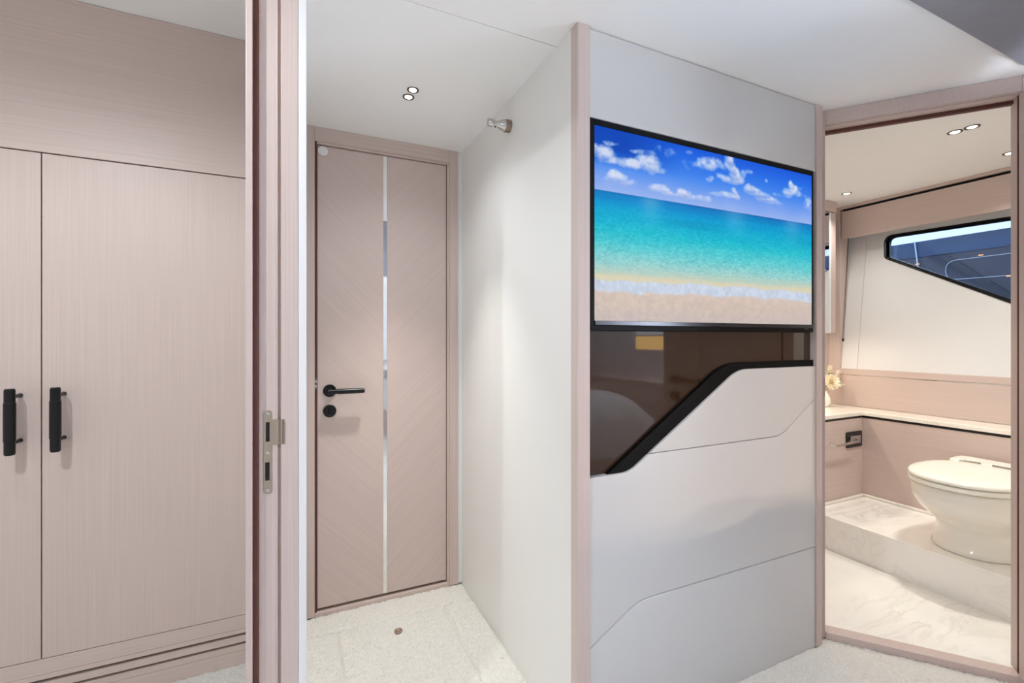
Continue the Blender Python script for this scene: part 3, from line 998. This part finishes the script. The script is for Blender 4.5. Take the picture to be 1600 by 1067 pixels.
obj('window_frame', ring(wo, 0.005, -0.003, 0.04), 'black', w1, smooth=40)
obj('frame_rim', ring(inset(wo, 0.005), 0.010, 0.030, 0.052), 'black', w1, smooth=40)
gi = inset(wo, 0.012)
bm = bmesh.new()
A = [bm.verts.new((hx(p[1]) + 0.044, p[0], p[1])) for p in gi]
B = [bm.verts.new((hx(p[1]) + 0.050, p[0], p[1])) for p in gi]
bm.faces.new(A)
bm.faces.new(B[::-1])
for i in range(len(gi)):
    jn = (i + 1) % len(gi)
    bm.faces.new([A[i], A[jn], B[jn], B[i]])
obj('window_pane', bm, 'pane', w1)

# blind pull cord
cd = empty('blind_cord', (3.33, 1.85, 1.127), 'thin black looped blind cord hanging beside the bathroom window', 'cord')
for dy in (0.0, 0.009):
    obj('cord_strand', tube([(3.316, 1.828 + dy * 0.2, 1.803), (3.316, 1.846 + dy * 0.6, 1.40), (3.316, 1.8565 + dy, 1.13)], 0.0013, 6), 'rope', cd, smooth=60)
obj('cord_end', lathe((3.316, 1.861, 1.138), (0, 0, -1), [(0, 0.002), (0.006, 0.006), (0.016, 0.0065), (0.02, 0.003)], 14), 'rope', cd, smooth=60)

# mirror cabinet
mc = empty('mirror_cabinet', (2.6, 1.95, 1.17), 'wall-hung mirror cabinet above the bathroom worktop', 'cabinet')
obj('body', bx(2.20, 3.16, 1.832, 1.951, 1.170, 1.948), 'wood_v', mc, bevel=0.001)
obj('mirror_door', bx(2.20, 3.092, 1.818, 1.831, 1.172, 1.946), 'mirror', mc, bevel=0.001)
obj('edge_strip', bx(3.0935, 3.112, 1.818, 1.831, 1.172, 1.946), 'white_satin', mc, bevel=0.001)
obj('edge_strip', bx(3.1145, 3.160, 1.818, 1.831, 1.172, 1.946), 'wood_v', mc, bevel=0.001)
obj('added_under_light', bx(2.30, 3.08, 1.860, 1.885, 1.1665, 1.1698), 'lamp_warm', mc)  # added glowing strip, belongs to the fill lamp below
light('added_under_cabinet_lamp', 'AREA', (2.69, 1.872, 1.160), 2.2, (1.0, 0.84, 0.62), 0.78, 0.02, aim=(2.69, 1.872, 0.5), parent=mc)  # added lamp, lifts the bathroom ceiling by bounce off the worktop
struct('trim_3', bx(1.86, 3.163, 1.815, 1.951, 1.950, CZ - 0.001), 'wood_h', 'veneered header above the mirror cabinet', 'trim')

# toilet roll holder
tp = empty('toilet_roll_holder', (3.028, 1.6435, 0.486), 'black framed wall holder with chrome bar beside the toilet', 'paper holder')
obj('backplate', prism(slot(3.028, 0.533, 0.152, 0.094, 0.010), 1.634, 1.6434), 'black', tp, bevel=0.002)
obj('insert', bx(2.980, 3.082, 1.630, 1.6345, 0.508, 0.556), 'chrome', tp, bevel=0.001)
obj('paper_bar', tube([(2.995, 1.632, 0.535), (2.990, 1.600, 0.535), (2.972, 1.590, 0.534), (2.80, 1.588, 0.530), (2.765, 1.588, 0.530), (2.745, 1.592, 0.534), (2.735, 1.604, 0.540)], 0.0085, 10), 'chrome', tp, smooth=60)

# ------------------------------------------------------------------ toilet (faces the doorway)
t = empty('toilet', (2.80, 1.0, 0.181), 'white porcelain toilet with closed lid on the marble platform', 'toilet')
TC = 1.008


def egg(xf, xb, hw_, z, n=56, back=0.78, wide=0.56, ex=2.25):
    """outline seen from above, front at xf, back at xb; widest at fraction `wide` from the front"""
    out = []
    xm = xf + (xb - xf) * wide
    for i in range(n):
        a = 2 * PI * i / n
        c, s = math.cos(a), math.sin(a)
        e = 2 / ex
        sx = math.copysign(abs(c) ** e, c)
        sy = math.copysign(abs(s) ** e, s)
        x = xm + (sx * (xb - xm) if sx > 0 else sx * (xm - xf))
        if sx > 0:
            e2 = 2 / 3.6
            sx2, sy2 = math.copysign(abs(c) ** e2, c), math.copysign(abs(s) ** e2, s)
            x = xm + sx2 * (xb - xm)
            y = sy2 * hw_ * (1 - (1 - back) * max(0, sx2) ** 2)
        else:
            y = sy * hw_
        out.append((x, TC + y, z))
    return out


rings = [egg(2.648, 3.08, 0.162, 0.182), egg(2.642, 3.08, 0.166, 0.190), egg(2.650, 3.08, 0.160, 0.205), egg(2.666, 3.08, 0.155, 0.245), egg(2.668, 3.08, 0.154, 0.285),
         egg(2.636, 3.08, 0.163, 0.318), egg(2.586, 3.08, 0.180, 0.348), egg(2.540, 3.08, 0.195, 0.382), egg(2.513, 3.08, 0.204, 0.420), egg(2.504, 3.08, 0.207, 0.450), egg(2.508, 3.08, 0.205, 0.476), egg(2.522, 3.07, 0.195, 0.487)]
obj('bowl', loft(rings), 'porcelain', t, smooth=80)
rings = [egg(2.506, 2.99, 0.201, 0.4905), egg(2.500, 2.99, 0.206, 0.493), egg(2.500, 2.99, 0.206, 0.507), egg(2.505, 2.99, 0.202, 0.5105)]
obj('seat', loft(rings), 'plastic_white', t, smooth=60)
rings = [egg(2.510, 2.985, 0.197, 0.5135), egg(2.501, 2.985, 0.205, 0.5160), egg(2.500, 2.985, 0.206, 0.525), egg(2.507, 2.985, 0.200, 0.532), egg(2.540, 2.98, 0.175, 0.5355), egg(2.62, 2.97, 0.10, 0.5375), egg(2.72, 2.90, 0.03, 0.5380)]
obj('lid', loft(rings), 'plastic_white', t, smooth=60)
obj('rear_deck', prism(round_corner([(2.955, TC - 0.165), (3.095, TC - 0.165), (3.095, TC + 0.165), (2.955, TC + 0.165)], 0.03), 0.487, 0.5395, 'z'), 'plastic_white', t, bevel=0.008, seg=3, smooth=40)
for yc in (1.086, 0.966):
    hg = obj('hinge', bx(2.938, 2.968, yc - 0.036, yc + 0.036, 0.536, 0.5435), 'chrome', t, bevel=0.003, seg=3)
    obj('hinge_barrel', lathe((2.955, yc - 0.040, 0.5405), (0, 1, 0), [(0, 0.005), (0.08, 0.005)], 12), 'chrome', t, smooth=40)
obj('seat_buffer', bx(2.585, 2.605, 0.850, 0.868, 0.486, 0.4915), 'plastic_white', t)

# ------------------------------------------------------------------ vase and dried flowers on the worktop
VX, VY, VZ = 3.105, 1.865, 0.6940
vs = obj('vase', lathe((VX, VY, VZ), (0, 0, 1), [(0, 0.030), (0.004, 0.034), (0.03, 0.044), (0.06, 0.041), (0.085, 0.028), (0.10, 0.024), (0.104, 0.026), (0.104, 0.020), (0.05, 0.030)], 28), 'porcelain', smooth=60)
tag(vs, 'small white bud vase holding cream flowers on the worktop', 'vase')
bq = empty('flower_bouquet', (VX, VY, VZ + 0.10), 'cream dahlia bloom with dried ivory plumes in the white vase', 'flowers')
fc = Vector((VX + 0.045, VY - 0.02, 0.852))
fdir = Vector((-0.35, -0.85, 0.30)).normalized()
_, fa, fb = frame_of(fdir)
bm = bmesh.new()
for ringi, (cnt, tilt, ln, wd) in enumerate(((16, 88, 0.056, 0.017), (15, 70, 0.053, 0.016), (13, 52, 0.046, 0.015), (10, 34, 0.037, 0.013), (7, 18, 0.027, 0.010))):
    for i in range(cnt):
        a = 2 * PI * (i + 0.5 * (ringi % 2)) / cnt + random.uniform(-.08, .08)
        tl = R(tilt + random.uniform(-7, 7))
        rad = fa * math.cos(a) + fb * math.sin(a)
        side = fdir.cross(rad)
        d = fdir * math.cos(tl) + rad * math.sin(tl)
        nrm = d.cross(side)
        p0 = fc
        pts = []
        for tt, ww in ((0.05, 0.25), (0.35, 0.8), (0.65, 1.0), (0.88, 0.7)):
            c0 = p0 + d * ln * tt + fdir * 0.010 * tt * tt
            pts.append((c0 - side * wd * ww * 0.5, c0 + nrm * 0.002, c0 + side * wd * ww * 0.5))
        tip = bm.verts.new(p0 + d * ln + fdir * 0.012)
        vv = [[bm.verts.new(q) for q in r3] for r3 in pts]
        for r0, r1 in zip(vv, vv[1:]):
            bm.faces.new([r0[0], r0[1], r1[1], r1[0]])
            bm.faces.new([r0[1], r0[2], r1[2], r1[1]])
        bm.faces.new([vv[-1][0], vv[-1][1], tip])
        bm.faces.new([vv[-1][1], vv[-1][2], tip])
bl = obj('bloom', bm, 'petal', bq, smooth=180)
bm = bmesh.new()
bmesh.ops.create_icosphere(bm, subdivisions=2, radius=0.010, matrix=Matrix.Translation(fc + fdir * 0.016))
obj('bloom_core', bm, 'petal_core', bl, smooth=180)
obj('stem', tube([(VX, VY, VZ + 0.07), (VX + 0.010, VY, VZ + 0.11), tuple(fc - fdir * 0.006)], 0.0025, 6), 'sage', bq, smooth=60)


def plume(path, ln=0.03):
    bm = tube(path, 0.0014, 5)
    P = [Vector(p) for p in path]
    for s in range(44):
        tt = 0.30 + 0.70 * s / 43
        k0 = min(int(tt * (len(P) - 1)), len(P) - 2)
        f = tt * (len(P) - 1) - k0
        c0 = P[k0].lerp(P[k0 + 1], f)
        d, a, b = frame_of(P[k0 + 1] - P[k0])
        an = s * 2.4
        o_ = (a * math.cos(an) + b * math.sin(an)) * 0.55 + d * 0.85
        L_ = ln * (0.35 + 0.65 * math.sin(PI * min(1, (1 - tt) * 1.1 + 0.12)))
        tube([c0, c0 + o_ * L_ * 0.55, c0 + o_ * L_], 0.0018, 4, bm, taper=0.4)
    return bm


for tipp, mid in (((0.258, -0.01, 0.832), (0.12, 0.0, 0.800)), ((0.190, 0.0, 0.915), (0.09, 0.0, 0.850)), ((0.105, 0.01, 0.945), (0.05, 0.0, 0.880)), ((0.225, 0.02, 0.865), (0.10, 0.0, 0.83)), ((0.02, 0.01, 0.960), (0.01, 0, 0.88))):
    obj('plume', plume([(VX, VY, VZ + 0.09), (VX + mid[0] * 0.7, VY + mid[1], mid[2]), (VX + (mid[0] + tipp[0]) / 2, VY + tipp[1], (mid[2] + tipp[2]) / 2 + 0.01), (VX + tipp[0] * 0.86, VY + tipp[1], tipp[2])]), 'plume', bq, smooth=60)
for a, zz in ((0.02, 0.955), (0.06, 0.94), (-0.03, 0.94)):
    bm = bmesh.new()
    b0 = Vector((VX + a * 0.6, VY + 0.005, zz - 0.07))
    tip = Vector((VX + a + 0.01, VY - 0.01, zz))
    _, sa, sb = frame_of(tip - b0)
    v = [bm.verts.new(q) for q in (b0, b0.lerp(tip, .5) + sa * 0.009, tip, b0.lerp(tip, .5) - sa * 0.009, b0.lerp(tip, .5) + sb * 0.003)]
    for f in ((0, 1, 4), (1, 2, 4), (2, 3, 4), (3, 0, 4)):
        bm.faces.new([v[i] for i in f])
    obj('leaf', bm, 'sage', bq)

# ------------------------------------------------------------------ magnetic door stop high on the corridor wall
ds = empty('door_stop', (0.711, 1.545, 1.92), 'small chrome door stop high on the off-white corridor wall', 'door stop')
obj('base', lathe((0.711, 1.545, 1.92), (-1, 0, 0), [(0, 0.0225), (0.020, 0.0225), (0.022, 0.0215)], 32), 'satin_nickel', ds, smooth=40)
obj('cone', lathe((0.711, 1.545, 1.92), (-1, 0, 0), [(0.0222, 0.0215), (0.026, 0.0210), (0.048, 0.0125), (0.052, 0.011), (0.064, 0.011)], 32), 'chrome', ds, smooth=40)
obj('knob', lathe((0.711, 1.545, 1.92), (-1, 0, 0), [(0.0642, 0.0095), (0.066, 0.0145), (0.084, 0.0145), (0.0865, 0.0125)], 32), 'chrome', ds, smooth=40)
obj('grub_screw', lathe((0.711 - 0.058, 1.545, 1.909), (0, 0, -1), [(0, 0.003), (0.003, 0.003)], 10), 'black', ds)


# ------------------------------------------------------------------ recessed downlights
def downlight(x, y, z, r, label, group, watts, angle, color, aim=None, blend=0.9, soft=0.025):
    e = empty('downlight', (x, y, z), label, 'downlight', group)
    prof_ = [(0.0005, r), (0.0, r), (-0.0025, r - 0.0005), (-0.003, r - 0.004), (-0.0005, r * 0.72)]
    obj('trim_ring', lathe((x, y, z), (0, 0, 1), [(-0.0003, r), (-0.003, r - 0.0006), (-0.0034, r * 0.78), (-0.0012, r * 0.60)], 28), 'bronze', e, smooth=40)
    obj('lens', lathe((x, y, z), (0, 0, 1), [(-0.0026, r * 0.60), (-0.0022, r * 0.62), (-0.0008, r * 0.62)], 24), 'lamp_warm', e)
    light('lamp', 'SPOT', (x, y, z - 0.012), watts, color, soft, aim=aim or (x, y, 0), angle=angle, blend=blend, parent=e)
    return e


G1 = 'corridor ceiling downlights'
downlight(0.372, 1.629, CZ, 0.0210, 'nearer of the two lit downlights in the corridor ceiling', G1, 10, 136, NEUT, blend=1.0)
downlight(0.368, 1.683, CZ, 0.0210, 'farther of the two lit downlights in the corridor ceiling', G1, 64, 62, (1.0, 0.99, 0.93), blend=1.0)
G2 = 'bathroom ceiling downlights'
downlight(2.549, 0.930, CZ, 0.026, 'right one of the paired downlights in the bathroom ceiling', G2, 25, 112, WARM, blend=1.0)
downlight(2.546, 0.984, CZ, 0.026, 'left one of the paired downlights in the bathroom ceiling', G2, 25, 112, WARM, blend=1.0)
downlight(3.074, 0.986, CZ, 0.026, 'downlight cut by the right door jamb, above the toilet', G2, 15, 120, WARM, blend=1.0)
downlight(3.030, 1.680, CZ, 0.026, 'downlight in the far left corner of the bathroom ceiling', G2, 15, 120, WARM, blend=1.0)
G3 = 'unseen cabin ceiling downlights added behind the camera'
for (x, y), nm in zip(((1.10, -0.35), (2.05, -0.35), (1.10, -1.45), (2.05, -1.45)), ('left foot end', 'right foot end', 'left head end', 'right head end')):
    downlight(x, y, CZ - 0.006, 0.024, 'unseen added downlight in the dark ceiling panel above the %s of the bed' % nm, G3, 19, 110, NEUT, blend=1.0)  # added out of view, to bounce light off the bed onto the ceiling
downlight(-0.70, 1.22, 2.205, 0.024, 'lit downlight in the wardrobe room ceiling nearest the wardrobe', 'wardrobe room downlights', 14, 130, NEUT, blend=1.0, soft=0.022)
downlight(-0.80, 0.50, 2.205, 0.024, 'lit downlight in the wardrobe room ceiling farther from the wardrobe', 'wardrobe room downlights', 56, 168, NEUT, blend=0.4, soft=0.022)

# ------------------------------------------------------------------ the cabin behind the camera, seen in the bronze glass
bed = empty('bed', (1.75, -1.5, FZ), 'double bed with white linen mirrored in the bronze glass', 'bed')
obj('base', bx(0.97, 2.60, -2.60, -0.48, FZ, 0.284), 'wood_h', bed, bevel=0.02)


def pillow_box(x0, x1, y0, y1, z0, z1, r, amp, seed, n=26, m=36):
    rng = np.random.default_rng(seed)
    bm = bmesh.new()
    g = {}
    ph = rng.uniform(0, 6, 6)
    for i in range(n + 1):
        for jj in range(m + 1):
            a, b = i / n, jj / m
            x, y = x0 + (x1 - x0) * a, y0 + (y1 - y0) * b
            e = min(a, 1 - a) * (x1 - x0)
            e2 = min(b, 1 - b) * (y1 - y0)

            def fall(q):
                q = min(q / r, 1)
                return math.sqrt(max(0, 1 - (1 - q) ** 2))
            zz = z0 + (z1 - z0) * fall(e) * fall(e2)
            zz += amp * fall(e) * fall(e2) * (math.sin(x * 7 + ph[0]) * math.cos(y * 5 + ph[1]) + 0.5 * math.sin(x * 13 + y * 9 + ph[2]))
            g[i, jj] = bm.verts.new((x, y, zz))
    for i in range(n):
        for jj in range(m):
            bm.faces.new([g[i, jj], g[i + 1, jj], g[i + 1, jj + 1], g[i, jj + 1]])
    rim = [g[i, 0] for i in range(n + 1)] + [g[n, jj] for jj in range(1, m + 1)] + [g[i, m] for i in range(n - 1, -1, -1)] + [g[0, jj] for jj in range(m - 1, 0, -1)]
    bm.faces.new(rim[::-1])
    return bm


obj('duvet', pillow_box(0.95, 2.62, -2.55, -0.46, 0.285, 0.69, 0.34, 0.012, 3), 'fabric_white', bed, smooth=60)


def throw_sheet():
    bm = bmesh.new()
    n, m = 40, 24
    lo, hi = {}, {}
    for i in range(n + 1):
        for q in range(m + 1):
            x = 1.05 + 1.10 * i / n + 0.02 * math.sin(q * 0.9)
            y = -1.25 + 0.42 * q / m + 0.02 * math.sin(i * 0.7)
            z = 0.722 + 0.012 * math.sin(x * 14) * math.cos(y * 19)
            lo[i, q] = bm.verts.new((x, y, z))
            hi[i, q] = bm.verts.new((x, y, z + 0.03 + 0.008 * math.sin(i * 2.1) * math.cos(q * 1.7)))
    for i in range(n):
        for q in range(m):
            bm.faces.new([hi[i, q], hi[i + 1, q], hi[i + 1, q + 1], hi[i, q + 1]])
            bm.faces.new([lo[i, q], lo[i, q + 1], lo[i + 1, q + 1], lo[i + 1, q]])
    for i in range(n):
        bm.faces.new([lo[i, 0], lo[i + 1, 0], hi[i + 1, 0], hi[i, 0]])
        bm.faces.new([lo[i, m], hi[i, m], hi[i + 1, m], lo[i + 1, m]])
    for q in range(m):
        bm.faces.new([lo[0, q], hi[0, q], hi[0, q + 1], lo[0, q + 1]])
        bm.faces.new([lo[n, q], lo[n, q + 1], hi[n, q + 1], hi[n, q]])
    return bm


tag(obj('knit_throw', throw_sheet(), 'knit', smooth=60), 'beige knitted throw folded across the bed', 'throw')
for i, x in enumerate((1.02, 2.06)):
    p = obj('pillow', pillow_box(x, x + 0.55, -2.53, -2.13, 0.712, 0.86, 0.19, 0.006, 20 + i, 16, 12), 'fabric_white', smooth=60)
    tag(p, ('white pillow on the left half of the bed', 'white pillow on the right half of the bed')[i], 'pillow', 'bed pillows')
ns = empty('bedside_cabinet', (2.85, -1.4, FZ), 'long veneered bedside cabinet under the cabin hull window', 'cabinet')
obj('body', bx(2.70, 3.098, -2.60, -0.20, FZ, 0.74), 'wood_hy', ns, bevel=0.004)
obj('top', bx(2.68, 3.098, -2.62, -0.18, 0.742, 0.775), 'wood_hy', ns, bevel=0.004)
w2 = empty('window_2', (3.09, -1.25, 1.0), 'long cabin hull window above an added amber glow for warm light on its blind', 'window', kind='structure')
obj('window_frame', bx(3.080, 3.0995, -1.50, 0.05, 1.00, 1.70), 'white_satin', w2, bevel=0.004)
obj('amber_glow_strip', bx(3.074, 3.0798, -1.44, -0.02, 1.030, 1.155), 'amber', w2)  # glowing strip stands in for warm light falling on the window blind
bm = bx(3.076, 3.0799, -1.44, -0.02, 1.172, 1.66)
obj('window_pane', bm, mat('daylit_pane', (0.6, 0.7, 0.8, 1), 0.1, emit=(0.85, 0.93, 1, 1), estr=1.4), w2)

def bedlamp(x, y, z, label, watts):
    e = empty('reading_lamp', (x, y, z), label, 'lamp', 'bedside reading lamps')
    obj('bracket', bx(x - 0.02, x + 0.02, -2.679, -2.665, z - 0.03, z + 0.03), 'black_satin', e, bevel=0.003)
    obj('arm', tube([(x, -2.666, z), (x, y - 0.02, z + 0.01)], 0.006, 10), 'black_satin', e, smooth=60)
    obj('shade', lathe((x, y - 0.03, z + 0.012), (0, 1, -0.05), [(0, 0.012), (0.005, 0.02), (0.05, 0.024), (0.05, 0.021), (0.02, 0.018)], 20), 'black_satin', e, smooth=40)
    light('lamp', 'SPOT', (x, y + 0.035, z + 0.008), watts, GLOW, 0.012, aim=(1.50, 1.09, 0.92), angle=32, blend=1.0, parent=e)


bedlamp(1.74, -2.52, 0.95, 'black reading lamp on the left side of the bed head', 88)
bedlamp(1.95, -2.52, 0.90, 'black reading lamp on the right side of the bed head', 70)

# ------------------------------------------------------------------ neighbouring boat outside the bathroom window, with pane reflections modelled on it
nb = empty('neighbouring_boat', (5.6, 1.5, -1.2), 'dark blue side of a neighbouring boat outside the bathroom window', 'boat')
bm = bmesh.new()
prof2 = [(5.30, -1.2), (5.02, -0.2), (5.0, 0.8), (5.0, 1.40), (5.0, 1.85)]
obj('lower_side', prism([(p[0], p[1]) for p in prof2] + [(6.4, 1.85), (6.4, -1.2)], -3.0, 8.0, 'y'), 'hull_slate', nb)
obj('upper_band', bx(4.99, 6.4, -3.0, 8.0, 1.852, 1.995), 'hull_blue', nb, bevel=0.01)
bm = bmesh.new()
hexa(bm, [(4.985, 2.10, 1.845), (4.985, 1.66, 1.45), (4.985, 1.56, 1.45), (4.985, 1.98, 1.845), (4.999, 2.10, 1.845), (4.999, 1.66, 1.45), (4.999, 1.56, 1.45), (4.999, 1.98, 1.845)])
obj('reflected_diagonal_band', bm, 'reflection_dark', nb)  # dark band of the pane's reflection, modelled as a strip on the hull
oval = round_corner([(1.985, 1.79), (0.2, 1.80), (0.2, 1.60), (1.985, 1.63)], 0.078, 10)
obj('reflected_oval', tube([(4.978, p[0], p[1]) for p in oval] + [(4.978, oval[0][0], oval[0][1])], 0.0028, 6), 'reflection_line', nb, smooth=60)  # oval light reflected in the window pane, drawn as a pale tube
obj('reflected_post_line', tube([(4.975, 2.20, 1.995), (4.975, 2.178, 1.78), (4.98, 2.17, 1.60)], 0.006, 6), 'reflection_line', nb, smooth=60)  # upright line reflected in the pane, built as a thin pale tube
for y, z in ((2.178, 1.793), (1.76, 1.805), (1.60, 1.618)):
    obj('marker_light', bx(4.966, 4.974, y - 0.014, y + 0.014, z - 0.004, z + 0.004), 'orange', nb)
